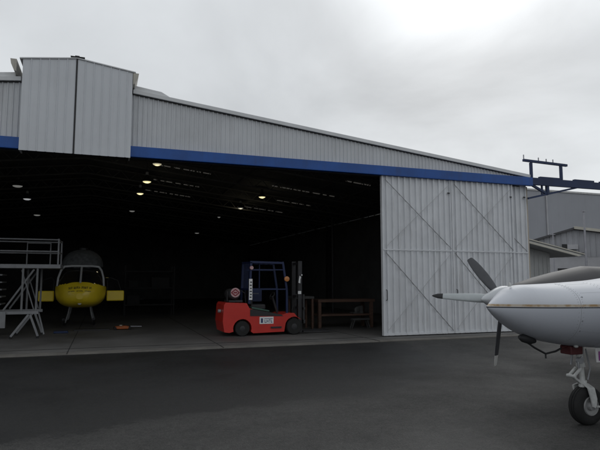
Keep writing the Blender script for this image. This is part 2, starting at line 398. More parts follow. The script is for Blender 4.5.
door(10.5, 12.865, 14.23, .07, 4.70, [(12.22,3.02,12.80,2.54,.015),(10.6,2.4,12.8,.15,.015)])
door(-14.35, -11.9, 14.09, .07, 4.652, [(-14.2,4.5,-12.0,2.56,.011)])
# rafters: open lattice beams following the roof slope, one per bay
def rafter(y):
    m = MB()
    for s in (1,-1):
        def P(d, dz): x = XC+s*d; return (x, y, rz(x)-.10+dz)
        D = 13.2
        m.bar(P(0,0),P(D,0),.07,.05); m.bar(P(0,-.34),P(D,-.34),.07,.05)
        n = 40
        for k in range(n): m.bar(P(D*k/n, -.34 if k%2 else 0), P(D*(k+1)/n, 0 if k%2 else -.34), .025)
    return m.build('rafter', M['rafter'], hangar)
r0 = rafter(17.6)
for y in (20.85, 23.8, 26.85, 30.0, 33.4, 37.4, 41.9):
    c = r0.copy(); col.objects.link(c); c.location = (0, y-17.6, 0)
mb = MB()
for x in [XC+s*d for s in (1,-1) for d in (1.5,3,4.5,6,7.5,9,10.5,12)]:
    mb.bar((x,YF+.5,rz(x)-.06),(x,49.9,rz(x)-.06),.05,.04)
mb.build('purlins', M['inwall'], hangar)
# added dashes that glow weakly, imitating lamp-lit pieces of the roof framing
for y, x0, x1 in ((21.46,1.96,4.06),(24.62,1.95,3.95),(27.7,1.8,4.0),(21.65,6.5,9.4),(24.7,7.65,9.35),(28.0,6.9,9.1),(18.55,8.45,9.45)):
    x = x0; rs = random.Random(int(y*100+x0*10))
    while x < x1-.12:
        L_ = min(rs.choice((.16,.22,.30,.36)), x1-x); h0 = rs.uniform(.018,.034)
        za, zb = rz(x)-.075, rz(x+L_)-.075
        MB().prism([(x,za-.03),(x+L_,zb-.03),(x+L_,zb),(x,za)], 'y', y-h0, y+h0).build('glow_dash', M['dashglow'], hangar)
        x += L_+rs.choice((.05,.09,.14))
# columns along the inner right wall, a pale pipe on one of them
for y in (20.85, 30.0, 41.9): MB().box(XR-.5,XR-.21,y-.1,y+.1,.04,4.8).build('column', M['darkmetal'], hangar)
MB().tube([(10.2,24,.05),(10.2,24,4.6)], .06).build('downpipe', M['darkmetal'], hangar)
# outrigger track that carries the open doors past the hangar's end
og = MB().box(XR+.101,17.5,13.99,14.09,4.70,4.93).box(XR+.101,17.5,14.15,14.25,4.74,4.95).build('track_outrigger', M['dkblue'], hangar)
mb = MB()
for x in (12.98, 14.22): mb.box(x-.035,x+.035,14.01,14.09,4.94,5.43)
mb.bar((12.68,14.05,5.49),(14.48,14.05,5.44),.08,.075)
mb.build('guide_frame', M['dkblue'], og)
for x, h in ((12.70,.17),(13.3,.12),(13.62,.10),(13.9,.10)): MB().tube([(x,14.05,5.50),(x,14.05,5.50+h)], .018).build('guide_pin', M['pole'], og)
MB().bar((12.82,14.06,4.25),(14.95,14.06,4.735),.06,.06).bar((12.95,14.06,4.72),(13.62,14.06,4.42),.07,.07).bar((13.62,14.06,4.42),(13.62,14.06,4.70),.09,.09).bar((13.40,14.06,4.40),(13.40,14.06,4.70),.05,.05).build('bracket', M['dkblue'], og)
for xa, xb in ((13.3,14.15),(14.75,15.6),(15.9,16.8)): MB().box(xa,xb,14.0,14.1,4.935,4.985).build('track_clamp', M['dkblue'], og)

# ------------------------------------------------------------------ pendant lamps
def lamp(label, x, y, glow, gear, r=.2):
    r *= .72
    z = 5.2
    t = thing('pendant_lamp', label, 'lamp', (x,y,z), 'pendant lamps in the hangar roof')
    MB().lathe((x,y,z), (0,0,1), [(0,r),(.03,r*.98),(.12,r*.72),(.22,r*.34),(.25,.05)], 20, cap=False).build('lamp_shade', M['lampshade'], t, smooth=True)
    MB().lathe((x,y,z), (0,0,-1), [(-.01,r*.93),(.02,r*.85),(.045,r*.5),(.055,.01)], 20).build('lamp_glass', M[glow], t, smooth=True)
    MB().lathe((x,y,z+.25), (0,0,1), [(0,.055),(.10,.055),(.12,.02)], 10).build('lamp_gear', M['lampw' if gear else 'lampshade'], t, smooth=True)
    MB().tube([(x,y,z+.37),(x,y,rz(x)-.06)], .012, 6).build('rod', M['lampshade'], t)
    return t
lamp('dim lamp nearest the blue beam, at the front of the middle row', 1.46, 17.25, 'em_yd', 0)
lamp('brightest yellow lamp, second from the front in the middle row', 1.39, 20.5, 'em_y', 1, .22)
lamp('bright yellow lamp, third from the front in the middle row', 1.33, 23.41, 'em_y', 1)
lamp('dim grey lamp at the far end of the middle row', 1.30, 29.49, 'em_d', 0)
lamp('yellow lamp nearest the door in the right hand row', 6.34, 22.64, 'em_y', 0, .21)
lamp('dim lamp under a white fitting, second in the right hand row', 6.31, 26.46, 'em_d', 1)
lamp('faint small lamp, third in the right hand row', 6.06, 30.63, 'em_d', 0, .12)
lamp('dim grey lamp hanging deepest in the hangar, last of the right hand row', 6.56, 41.52, 'em_d', 0, .24)
lamp('wide dim lamp nearest the door in the left hand row', -3.18, 23.1, 'em_d', 0, .26)
lamp('white lamp in the middle of the left hand row', -3.27, 26.68, 'em_w', 1, .23)
lamp('dim lamp farthest back in the left hand row', -3.52, 33.05, 'em_d', 0, .25)
for x,y in ((1.39,20.5),(1.33,23.41),(6.34,22.64),(1.46,17.25),(6.31,26.46)):       # the light these lit lamps give
    ld = bpy.data.lights.new('lamp_light','POINT'); ld.energy = 2.0; ld.color = (1,.9,.62); ld.shadow_soft_size = .12
    lo = bpy.data.objects.new('lamp_light', ld); col.objects.link(lo); lo.location = (x,y,5.10)

# ------------------------------------------------------------------ helicopter
HX, HY, HZ = -.70, 19.6, 0
heli = thing('helicopter', 'yellow helicopter facing out of the hangar with both cabin doors open', 'helicopter', (HX,21,.04))
NA = 96
def hring(y, hw, z0, z1, zm, e=.75):
    R = []
    for k in range(NA):
        a = 2*PI*k/NA; c, s = math.cos(a), math.sin(a)
        x = hw*math.copysign(abs(c)**e, c); z = zm+((z1-zm) if s > 0 else (zm-z0))*math.copysign(abs(s)**e, s)
        R.append((HX+x, HY+y, z))
    return R
HS = [(0,.12,1.0,1.20,1.10),(.08,.36,.90,1.36,1.12),(.25,.64,.80,1.53,1.18),(.5,.83,.73,1.72,1.25),(.85,.93,.69,1.98,1.3),(1.2,.95,.67,2.12,1.32),(1.7,.96,.66,2.17,1.34),(2.6,.93,.68,2.17,1.38),(3.3,.75,.85,2.12,1.5),(3.9,.42,1.2,2.0,1.62),(4.4,.27,1.42,1.9,1.68),(9.5,.13,1.62,1.88,1.75)]
def resample(S, n):
    out = []
    for i in range(len(S)-1):
        p0, p1, p2, p3 = S[max(i-1,0)], S[i], S[i+1], S[min(i+2,len(S)-1)]
        for k in range(n):
            t = k/n; row = []
            for c in range(len(p1)):
                # monotone-ish Hermite on the ring parameters
                h = p2[0]-p1[0]
                m1 = (p2[c]-p0[c])/(p2[0]-p0[0])*h; m2 = (p3[c]-p1[c])/(p3[0]-p1[0])*h
                d = p2[c]-p1[c]
                if i == 0: m1 = 1.4*d
                if abs(d) < 1e-9: m1 = m2 = 0
                else:
                    m1 = max(0,min(3,m1/d))*d; m2 = max(0,min(3,m2/d))*d
                row.append(p1[c]*(2*t**3-3*t*t+1)+m1*(t**3-2*t*t+t)+p2[c]*(-2*t**3+3*t*t)+m2*(t**3-t*t))
            out.append(tuple(row))
    return out+[tuple(S[-1])]
HS = [(y, w*.87, a, b, c) for y, w, a, b, c in HS]
HR = [hring(*h) for h in resample(HS, 6)]
body = MB(); glass = MB()
for i in range(len(HR)-1):
    for k in range(NA):
        q = [HR[i][k],HR[i][(k+1)%NA],HR[i+1][(k+1)%NA],HR[i+1][k]]
        zc = sum(p[2] for p in q)/4
        yq = q[0][1]-HY
        isglass = .12 < yq < 1.95 and zc > 1.40+.15*(1-((q[0][0]-HX)/.82)**2) and zc < 2.07
        (glass if isglass else body).add(q, [(0,1,2,3)])
body.add(HR[0],[tuple(range(NA))]); body.add(HR[-1],[tuple(range(NA))])
hb = body.build('body', M['yellow'], heli, smooth=True, auto=60)
glass.build('windscreen', M['glass'], heli, smooth=True, auto=60)
fr = MB()
fr.tube([(HX,HY+.13,1.56),(HX,HY+.42,1.75),(HX,HY+.72,1.98),(HX,HY+.95,2.09)], .035)
for s in (-1,1):
    fr.tube([(HX+s*.735,HY+.56,1.42),(HX+s*.72,HY+.68,1.70),(HX+s*.65,HY+.84,1.96),(HX+s*.56,HY+.95,2.08)], .035)
fr.tube([(HX-.57,HY+.93,2.09),(HX-.3,HY+.92,2.115),(HX+.3,HY+.92,2.115),(HX+.57,HY+.93,2.09)], .035)
fr.build('window_frame', M['heligrey'], heli, smooth=True)
mb = MB()
R = []
for y, hw, h in ((1.0,.30,.10),(1.25,.62,.44),(1.7,.70,.60),(2.4,.66,.58),(3.2,.4,.25),(3.6,.2,.1)):
    R.append([(HX+hw*math.copysign(abs(math.cos(a))**.8,math.cos(a)), HY+y, 2.12+(h if math.sin(a)>0 else .12)*math.sin(a)) for a in [2*PI*k/28 for k in range(28)]])
mb.rings(R).build('engine_cover', M['fairing'], heli, smooth=True, auto=60)
MB().lathe((HX,HY+2.1,2.5),(0,0,1),[(0,.09),(.22,.07),(.23,.16),(.30,.16),(.32,.05)],16).build('rotor_mast', M['black'], heli, smooth=True)
for s in (-1,1):
    MB().bar((HX+s*.08,HY+2.2,2.74),(HX+s*.55,HY+6.6,2.70),.26,.03).build('rotor_blade', M['black'], heli)   # folded aft
    # open door: yellow lower panel, glazed upper frame, hinged at the cabin front
    x0, x1 = sorted((HX+s*.84, HX+s*(1.42 if s > 0 else 1.33))); yd = HY+.86
    d = MB(); d.box(x0,x1,yd,yd+.07,.91,1.27).build('door', M['yellow'], heli, bevel=.034)
    dd = [o for o in heli.children if o.name.startswith('door')][-1]
    MB().tube([(HX+s*.87,yd+.025,1.27),(HX+s*.85,yd+.025,1.62),(HX+s*.94,yd+.025,1.72),(HX+s*1.2,yd+.025,1.62),(HX+s*1.31,yd+.025,1.27)],.012,6).build('frame', M['darkmetal'], dd)
    # skid with two struts
    xs = HX+s*.46
    MB().tube([(xs,HY-.05,.36),(xs,HY+.2,.20),(xs,HY+.5,.16),(xs,HY+3.0,.16)],.045,10).build('skid', M['darkmetal'], heli, smooth=True)
    for y in (.75, 2.3): MB().tube([(HX+s*.32,HY+y,.74),(HX+s*.37,HY+y,.48),(xs,HY+y,.16)],.03,8).build('skid_strut', M['dullalu'], heli, smooth=True)
MB().box(HX-.95,HX+.95,HY+7.6,HY+7.95,1.74,1.77).build('tailplane', M['yellow'], heli)
MB().prism([(HY+9.1,1.7),(HY+9.6,1.7),(HY+10.1,2.7),(HY+9.8,2.7)],'x',HX-.03,HX+.03).build('tail_fin', M['yellow'], heli)
# two lines of dark lettering across the nose, too small in the photo to read
mb = MB()
def surf_y(x, z):
    from mathutils.bvhtree import BVHTree
    global _bvh
    if '_bvh' not in globals(): _bvh = BVHTree.FromPolygons([Vector(v) for r in HR for v in r], [(i*NA+k,i*NA+(k+1)%NA,(i+1)*NA+(k+1)%NA,(i+1)*NA+k) for i in range(len(HR)-1) for k in range(NA)])
    h = _bvh.ray_cast(Vector((x,0,z)), Vector((0,1,0)))
    return h[0].y if h[0] else HY+.3
def letters(mb, x0, x1, zc, h, n, wob=.0):
    w = (x1-x0)/n
    for k in range(n):
        if n == 17 and k in (5, 11): continue
        xa = x0+w*k+w*.1; xb = xa+w*.72
        z0, z1 = zc-h/2-.10*((xa-HX)/.7)**2, zc+h/2-.10*((xa-HX)/.7)**2
        st = w*.2
        def q(a,b,c,d): mb.add([(a,surf_y(a,c)-.006,c),(b,surf_y(b,c)-.006,c),(b,surf_y(b,d)-.006,d),(a,surf_y(a,d)-.006,d)],[(0,1,2,3)])
        t = h*.2
        q(xa,xa+st,z0,z1)
        if k%3 != 1: q(xb-st,xb,z0,z1)
        if k%2: q(xa+st+.001,xb-st-.001,z1-t,z1)
        q(xa+st+.001,xb-st-.001,(z0+z1)/2-t/2,(z0+z1)/2+t/2)
        if k%4 == 2: q(xa+st+.001,xb-.001,z0,z0+t)
letters(mb, HX-.36, HX+.36, 1.385, .075, 9); letters(mb, HX-.36, HX+.36, 1.275, .035, 17)
mb.build('lettering', M['black'], heli)
MB().lathe((HX,surf_y(HX,.86)-.005,.88),(0,1,0),[(0,.06),(.06,.075)],16).build('landing_light', M['heligrey'], heli)

# ------------------------------------------------------------------ access platform
YS = 16.8
plat = thing('access_platform', 'light grey wheeled access platform with guard rails and steps, left of the yellow helicopter', 'work platform', (-2.4,17.4,.034))
MB().box(-3.7,-1.13,YS,YS+1.2,1.95,2.06).build('deck', M['lightsteel'], plat, bevel=.006)
mb = MB()
for y in (YS+.02, YS+1.18):
    for z in (2.75,2.42): mb.tube([(-3.7,y,z),(-1.20,y,z)],.021,8)
    for x in (-3.6,-1.20): mb.tube([(x,y,2.06),(x,y,2.78)],.024,8)
for z in (2.75,2.42): mb.tube([(-1.20,YS+.02,z),(-1.20,YS+1.18,z)],.02,8)
mb.build('guard_rail', M['lightsteel'], plat, smooth=True)
MB().tube([(-2.06,YS+.6,2.06),(-2.06,YS+.6,2.68),(-1.45,YS+.6,2.68),(-1.45,YS+.6,2.06)],.022,8).build('gate', M['dullalu'], plat, smooth=True)
for y in (YS+.05, YS+1.15):
    for x in (-1.71,-2.07,-3.5): MB().bar((x,y,.781),(x,y,1.949),.05,.05).build('upright', M['dullalu'], plat)
    for xa,za,xb,zb,w in ((-1.80,1.92,-2.52,.80,.045),(-2.11,1.9,-1.76,.8,.03)): MB().bar((xa,y+.03,za),(xb,y+.03,zb),w).build('brace', M['dullalu'], plat)
    MB().box(-3.6,-1.64,y-.04,y+.04,.70,.78).build('base_beam', M['lightsteel'], plat)
    for xa,xb in ((-1.86,-2.30),(-1.86,-1.63),(-3.3,-3.6),(-3.3,-3.0)):
        MB().bar((xa,y,.72),(xb,y,.10),.055,.055).build('leg', M['lightsteel'], plat)
    for xb in (-2.30,-1.63): MB().lathe((xb,y-.02,.085),(0,1,0),[(0,.05),(.04,.05)],12).build('caster', M['rubber'], plat)
MB().bar((-1.66,YS+.3,.72),(-1.50,YS+.3,.12),.04).build('leg', M['lightsteel'], plat)
for k in range(5):
    z = .95+.2*k; MB().box(-3.55+.09*k,-2.60,YS+.2,YS+1.0,z,z+.035).build('step', M['dullalu'], plat)
MB().box(-2.72,-2.44,YS-.03,YS+.05,.34,.77).build('ballast_plate', M['lightsteel'], plat)

# ------------------------------------------------------------------ forklift
YK = 15.5
fk = thing('forklift', 'red forklift with gas cylinder and dark overhead guard, parked side on inside the doorway', 'forklift', (4.3,16.05,.034))
side = [(3.16,.16),(3.11,.45),(3.14,.92),(3.19,.99),(3.80,.965),(3.88,.82),(4.05,.77),(4.48,.69),(4.90,.62),(5.02,.64),(5.20,.60),(5.22,.50),(4.90,.17),(4.0,.13),(4.0,.13)]
def arch(cx, cz, r, a0, a1, n=12): return [(cx+r*math.cos(a0+(a1-a0)*k/n), cz+r*math.sin(a0+(a1-a0)*k/n)) for k in range(n+1)]
side = [(3.16,.16),(3.11,.45),(3.14,.92),(3.19,.99),(3.80,.965),(3.88,.82),(4.05,.77),(4.48,.69),(4.86,.615),(5.00,.66),(5.24,.66)]
side += [(5.36,.52)]+arch(5.24,.27,.285,.7,PI-.35)[1:]+[(4.93,.13),(4.0,.11)]+arch(3.68,.25,.27,-.35,PI+.30)+[(3.30,.14)]
MB().prism(side,'y',YK,YK+1.1).build('body', M['red'], fk, bevel=.025)
MB().prism([(3.90,.80),(4.06,.775),(4.46,.70),(4.84,.625),(4.9,.58),(3.9,.60)],'y',YK-.012,YK-.002).build('footwell_trim', M['black'], fk)
MB().prism([(3.96,.86),(4.50,.75),(4.50,.70),(3.96,.80)],'y',YK+.05,YK+.6).build('seat_base', M['green'], fk, bevel=.02)
MB().box(4.0,4.45,YK+.3,YK+.85,.76,.92).box(3.95,4.06,YK+.32,YK+.83,.9,1.35).build('seat', M['black'], fk, bevel=.04)
for y, s in ((YK-.01,1),(YK+1.11,-1)):
    for nm, x, z, r in (('rear_wheel',3.68,.25,.215),('front_wheel',5.24,.27,.235)):
        w = MB().lathe((x,y+s*.0,z),(0,s,0),[(0,r*.6),(.0,r*.92),(.03,r),(.16,r),(.19,r*.9),(.19,r*.5)],28).build('wheel', M['rubber'], fk, smooth=True)
        MB().lathe((x,y-s*.004,z),(0,s,0),[(0,r*.30),(.02,r*.58),(.03,r*.58)],20).build('rim', M['darkred'] if nm == 'x' else M['darkmetal'], w, smooth=True)
g = MB()
for y in (YK+.06, YK+1.04):
    g.bar((3.88,y,.95),(3.93,y,2.14),.06,.06).bar((5.03,y,.64),(5.02,y,1.35),.06,.05).bar((5.02,y,1.35),(4.90,y,2.13),.06,.05).bar((3.90,y,2.15),(4.92,y,2.13),.06,.06)
for k in range(7): x = 3.92+.165*k; g.bar((x,YK+.06,2.145),(x,YK+1.04,2.145),.035,.05)
for y in (YK+.06, YK+1.04): g.bar((3.915,y,1.93),(4.95,y,1.93),.03,.03).bar((3.90,y,1.36),(5.02,y,1.36),.035,.035)
g.bar((3.89,YK+.06,1.36),(3.89,YK+1.04,1.36),.05,.05).bar((4.45,YK+1.04,1.36),(4.45,YK+1.04,2.12),.035,.035)
for k in range(5): g.bar((3.905,YK+.2+.17*k,1.36),(3.925,YK+.2+.17*k,2.12),.02)
g.build('overhead_guard', M['cageblue'], fk)
MB().box(3.865,3.965,YK+.015,YK+.026,1.06,1.66).build('post_decal', M['white'], fk)
mb = MB()
for k, z in enumerate((1.12,1.20,1.285,1.37,1.46,1.55)): mb.box(3.885+.012*(k%2),3.94+.005*(k%3),YK+.008,YK+.0135,z,z+.035)
mb.build('post_lettering', M['darkmetal'], fk)
MB().box(4.18,4.60,YK-.008,YK-.0015,.37,.57).build('side_sticker', M['white'], fk)
mb = MB().box(4.22,4.28,YK-.012,YK-.009,.40,.53)
for k in range(4):
    x = 4.33+.062*k; mb.box(x,x+.016,YK-.012,YK-.009,.40,.49).box(x+.018,x+.046,YK-.012,YK-.009,.40+.036*(k%3),.42+.036*(k%3))
mb.box(4.32,4.57,YK-.012,YK-.009,.51,.525)
mb.build('sticker_lettering', M['decalblue'], fk)
gc = MB().lathe((3.47,YK+.06,1.22),(0,1,0),[(-.02,.08),(0,.125),(.05,.155),(.75,.155),(.82,.10),(.86,.03)],24).build('gas_cylinder', M['cylsteel'], fk, smooth=True)
MB().lathe((3.47,YK+.036,1.27),(0,-1,0),[(0,.135),(.004,.135)],24).build('end_disc', M['pink'], gc)
mb = MB()
dm = [(3.355,1.27),(3.47,1.36),(3.585,1.27),(3.47,1.18)]
for k in range(4):
    a, b2 = dm[k], dm[(k+1)%4]; mb.bar((a[0],YK+.029,a[1]),(b2[0],YK+.029,b2[1]),.03,.004,up=(0,1,0))
mb.box(3.42,3.52,YK+.0275,YK+.031,1.25,1.29)
mb.build('disc_marking', M['decalred'], gc)
MB().box(3.30,3.70,YK+.10,YK+.75,1.0,1.05).box(3.28,3.31,YK+.3,YK+.4,1.0,1.3).build('cylinder_cradle', M['darkmetal'], fk)
m = MB()
for y in (YK+.22, YK+.80): m.box(5.44,5.56,y,y+.08,.08,2.2)
for z in (.35,1.1,2.1): m.box(5.46,5.54,YK+.30,YK+.80,z,z+.07)
m.build('mast', M['darkmetal'], fk)
MB().box(5.57,5.62,YK+.1,YK+1.0,.35,.45).box(5.57,5.62,YK+.1,YK+1.0,.75,.82).box(5.57,5.62,YK+.15,YK+.22,.35,1.2).box(5.57,5.62,YK+.88,YK+.95,.35,1.2).build('carriage', M['darkmetal'], fk)
for y in (YK+.25,YK+.75): MB().box(5.62,6.55,y,y+.11,.07,.11).build('fork', M['darkmetal'], fk)
MB().prism([(5.44,1.55),(5.50,1.53),(5.505,1.64),(5.53,1.72),(5.48,1.76),(5.46,1.66)],'y',YK+.205,YK+.217).box(5.43,5.53,YK+.205,YK+.217,1.21,1.30).box(5.535,5.57,YK+.205,YK+.217,1.76,1.80).build('mast_decal', M['white'], fk)
MB().lathe((5.0,YK+.0,1.66),(0,1,0),[(-.05,.03),(-.04,.075),(.0,.08),(.03,.06)],16).build('side_lamp', M['amber'], fk, smooth=True)
MB().lathe((3.93,YK+.0,1.98),(0,1,0),[(-.04,.05),(.0,.06),(.03,.05)],14).build('rear_lamp', M['pink'], fk, smooth=True)
MB().tube([(4.88,YK+.55,.65),(4.72,YK+.55,1.15)],.035).build('steering_column', M['black'], fk)
MB().tube([(4.72+.10*math.cos(a)*.5,YK+.55+.17*math.sin(a),1.16+.10*math.cos(a)) for a in [2*PI*k/20 for k in range(21)]],.014,8).build('steering_wheel', M['black'], fk)
MB().tube([(5.47,YK+.36,2.1),(5.46,YK+.36,1.2),(5.30,YK+.40,.72)],.018,8).build('hose', M['black'], fk, smooth=True)
MB().tube([(5.58,YK+.55,2.05),(5.585,YK+.55,.8)],.014,6).build('lift_chain', M['alu'], fk)
MB().tube([(3.62,YK+.30,1.36),(3.80,YK+.25,1.25),(3.84,YK+.3,.97)],.015,8).build('gas_hose', M['black'], fk, smooth=True)
MB().box(4.52,4.84,YK-.03,YK+.02,.24,.285).build('step', M['darkmetal'], fk)
MB().lathe((3.06,YK+.35,.74),(1,0,0),[(-.02,.05),(.06,.05)],12).build('tow_pin', M['alu'], fk)

pn = MB().box(3.99,4.52,YK+1.0,YK+1.03,.98,1.36).build('rear_panel', M['cageblue'], fk)
mb = MB()
for k in range(6):
    x = 4.07+.062*k; mb.box(x,x+.036,YK+.994,YK+.9985,1.20,1.235)
mb.build('lettering', M['dullalu'], pn)
rk = thing('storage_rack', 'dim grey storage rack with boxes deep in the hangar, right of the helicopter', 'rack', (2.1,26.4,.034))
for x in (.95,3.1):
    for y in (26,26.8): MB().box(x-.03,x+.03,y-.03,y+.03,.036,2.3).build('upright', M['rackdark'], rk)
for z in (.5,1.25,2.0): MB().box(.9,3.15,25.96,26.84,z,z+.06).build('shelf', M['rackdark'], rk)
for x0,x1,z,h,lab in ((1.05,1.6,.561,.4,'squat dark box on the bottom shelf of the storage rack'),(2.1,2.9,1.311,.45,'wide dark box on the middle shelf of the storage rack'),(1.1,1.5,1.311,.3,'small dark box on the middle shelf, left end of the storage rack')):
    tag(MB().box(x0,x1,26.1,26.7,z,z+h).build('storage_box', M['rackdark'], loc=(x0,26.1,z), bevel=.01), lab, 'box', 'boxes on the storage rack')

# ------------------------------------------------------------------ benches and small things
wb = thing('workbench', 'long brown timber workbench with a lower shelf, beside the white hangar door', 'workbench', (7.75,17.4,.034))
MB().box(6.70,8.78,17.0,17.8,.90,.99).build('top', M['wood'], wb, bevel=.006)
MB().box(6.80,8.68,17.05,17.75,.44,.50).build('shelf', M['wood'], wb, bevel=.004)
for x in (6.72,8.62):
    for y in (17.02,17.68): MB().box(x,x+.10,y,y+.10,.036,.898).build('leg', M['wood'], wb, bevel=.004)
mb = MB(); c = (8.22,17.3,.62)
mb.lathe(c,(0,-1,0),[(0,.10),(.1,.11),(.12,.05)],16).box(8.06,8.44,17.2,17.5,.502,.55).box(8.26,8.42,17.2,17.5,.551,.76)
tag(mb.build('motor', M['greycloth'], loc=(8.25,17.3,.50)), 'grey electric motor lying on the shelf of the brown workbench', 'motor')
tr = thing('trestle', 'low pale trestle on the floor under the brown workbench', 'trestle', (8.2,16.95,.034))
MB().box(7.88,8.50,16.85,17.04,.30,.36).build('top', M['greycloth'], tr)
for x,dx in ((7.95,-.09),(8.42,.09)):
    for y in (16.87,17.02): MB().bar((x,y,.30),(x+dx,y,.036),.035).build('leg', M['greycloth'], tr)
tb = thing('side_table', 'narrow dark table between the forklift mast and the brown workbench', 'table', (6.2,17.3,.034))
MB().box(5.85,6.56,17.0,17.7,1.02,1.10).build('top', M['greycloth'], tb, bevel=.004)
for x in (5.88,6.48):
    for y in (17.02,17.62): MB().box(x,x+.06,y,y+.06,.036,1.018).build('leg', M['wood'], tb)
jk = thing('trolley_jack', 'orange trolley jack lying on the hangar floor right of the helicopter', 'jack', (.62,19,.034))
MB().prism([(.36,.06),(.42,.14),(.75,.16),(.92,.11),(.95,.06)],'y',18.85,19.12).build('body', M['orange'], jk, bevel=.012)
for x in (.42,.88): MB().lathe((x,18.83,.085),(0,1,0),[(0,.05),(.31,.05)],14).build('wheel', M['rubber'], jk)
MB().tube([(.90,18.98,.13),(1.25,18.98,.12)],.016).build('handle', M['pole'], jk)
MB().lathe((.60,18.98,.16),(0,0,1),[(0,.05),(.02,.05)],14).build('saddle', M['palecap'], jk)
tag(MB().box(-.80,.26,18.9,19.25,.036,.075).build('drip_tray', M['black'], loc=(-.3,19,.036)), 'flat black drip tray on the floor in front of the helicopter', 'tray')
tag(MB().prism([(-1.35,.036),(-1.33,.10),(-.95,.10),(-.93,.036)],'y',18.2,18.4).build('tool_roll', M['dkblue'], loc=(-1.1,18.3,.036), bevel=.015), 'small dark blue tool roll on the floor beside the access platform', 'tool roll')

# ------------------------------------------------------------------ aircraft (heading -X)
AY = 4.9
ac = thing('aircraft', 'white twin engined aircraft with pointed nose, at the right before the hangar doors', 'aircraft', (6.5,AY,0))
NP = 128
AS = [ # x, top, bottom, half width
 (3.860,1.336,1.314,.010),(3.885,1.352,1.290,.032),(3.93,1.382,1.252,.072),(4.00,1.428,1.200,.130),(4.08,1.478,1.148,.195),(4.15,1.520,1.105,.245),(4.28,1.556,1.038,.325),(4.44,1.562,.975,.39),(4.69,1.572,.918,.46),(5.04,1.590,.868,.525),(5.45,1.618,.840,.575),(5.9,1.68,.82,.605),(6.3,1.78,.80,.63),(6.7,2.02,.79,.64),(7.1,2.24,.78,.65),(7.6,2.34,.78,.66),(9.5,2.36,.80,.66),(11,2.22,1.0,.55),(12.5,2.0,1.3,.36),(14.2,1.85,1.55,.14)]
def aring(x, t, b, w, e=.88):
    R = []; zm = 1.324
    if t < zm+.02: zm = (t+b)/2
    for k in range(NP):
        a = 2*PI*k/NP; c, s = math.cos(a), math.sin(a)
        R.append((x, AY-w*math.copysign(abs(c)**e,c), zm+((t-zm) if s > 0 else (zm-b))*math.copysign(abs(s)**e,s)))
    return R
AW = [6.3, 7.1, 7.6, 9.5]
AS = resample(AS, 4)
AR = [aring(*a) for a in AS]
fb, wsn = MB(), MB()
for i in range(len(AR)-1):
    for k in range(NP):
        q = [AR[i][k],AR[i][(k+1)%NP],AR[i+1][(k+1)%NP],AR[i+1][k]]; zc = sum(p[2] for p in q)/4
        xc = (q[0][0]+q[2][0])/2
        (wsn if (AW[0] <= xc <= AW[1] and zc > 1.74) or (AW[2] <= xc <= AW[3] and 1.75 < zc < 2.15) else fb).add(q,[(0,1,2,3)])
fb.add(AR[0],[tuple(range(NP))]); fb.add(AR[-1],[tuple(range(NP))])
fus = fb.build('fuselage', M['plane'], ac, smooth=True, auto=55)
wsn.build('windscreen', M['glass'], ac, smooth=True, auto=55)
# nose-cap seam, an access panel line, a few screws and the small knob on top
def seam(x, k0, k1, rad=.0025):
    for i in range(len(AS)-1):
        if AS[i][0] <= x <= AS[i+1][0]: t = (x-AS[i][0])/(AS[i+1][0]-AS[i][0]); break
    r = [Vector(AR[i][k%NP]).lerp(Vector(AR[i+1][k%NP]), t) for k in range(k0*2,k1*2+1)]
    return r
mb = MB(); mb.tube(seam(4.68,-14,14),.0016,5); mb.tube(seam(5.05,-13,0),.0016,5); mb.tube(seam(5.62,-13,14),.0016,5)
mb.build('panel_seam', M['seam'], fus)
mb = MB()
for x,k in ((4.70,-3),(4.71,-6),(4.72,4),(5.08,-5),(5.09,-8),(5.2,3),(5.3,5)):
    p = seam(x,k,k+1)[0]; mb.lathe(p,(p-Vector((p.x,AY,1.324))).normalized(),[(-.003,.010),(.003,.008)],8)
mb.build('fastener', M['seam'], fus)
mb = MB()
for x in (4.655, 4.705, 5.025, 5.075, 5.6, 5.64):
    for p in seam(x,-13,13)[::2]: mb.lathe(p,(p-Vector((p.x,AY,1.324))).normalized(),[(-.002,.0045),(.0015,.003)],6)
for row in range(-12,13,6):
    for k in range(16):
        p = seam(4.74+.018*k,row,row+1)[0]; mb.lathe(p,(p-Vector((p.x,AY,1.324))).normalized(),[(-.002,.0042),(.0014,.003)],6)
mb.build('rivets', M['seam'], fus)['kind'] = 'stuff'
MB().lathe((4.17,AY,1.54),(0,0,1),[(0,.016),(.035,.013),(.045,.004)],10).build('nose_knob', M['gearwhite'], fus, smooth=True)
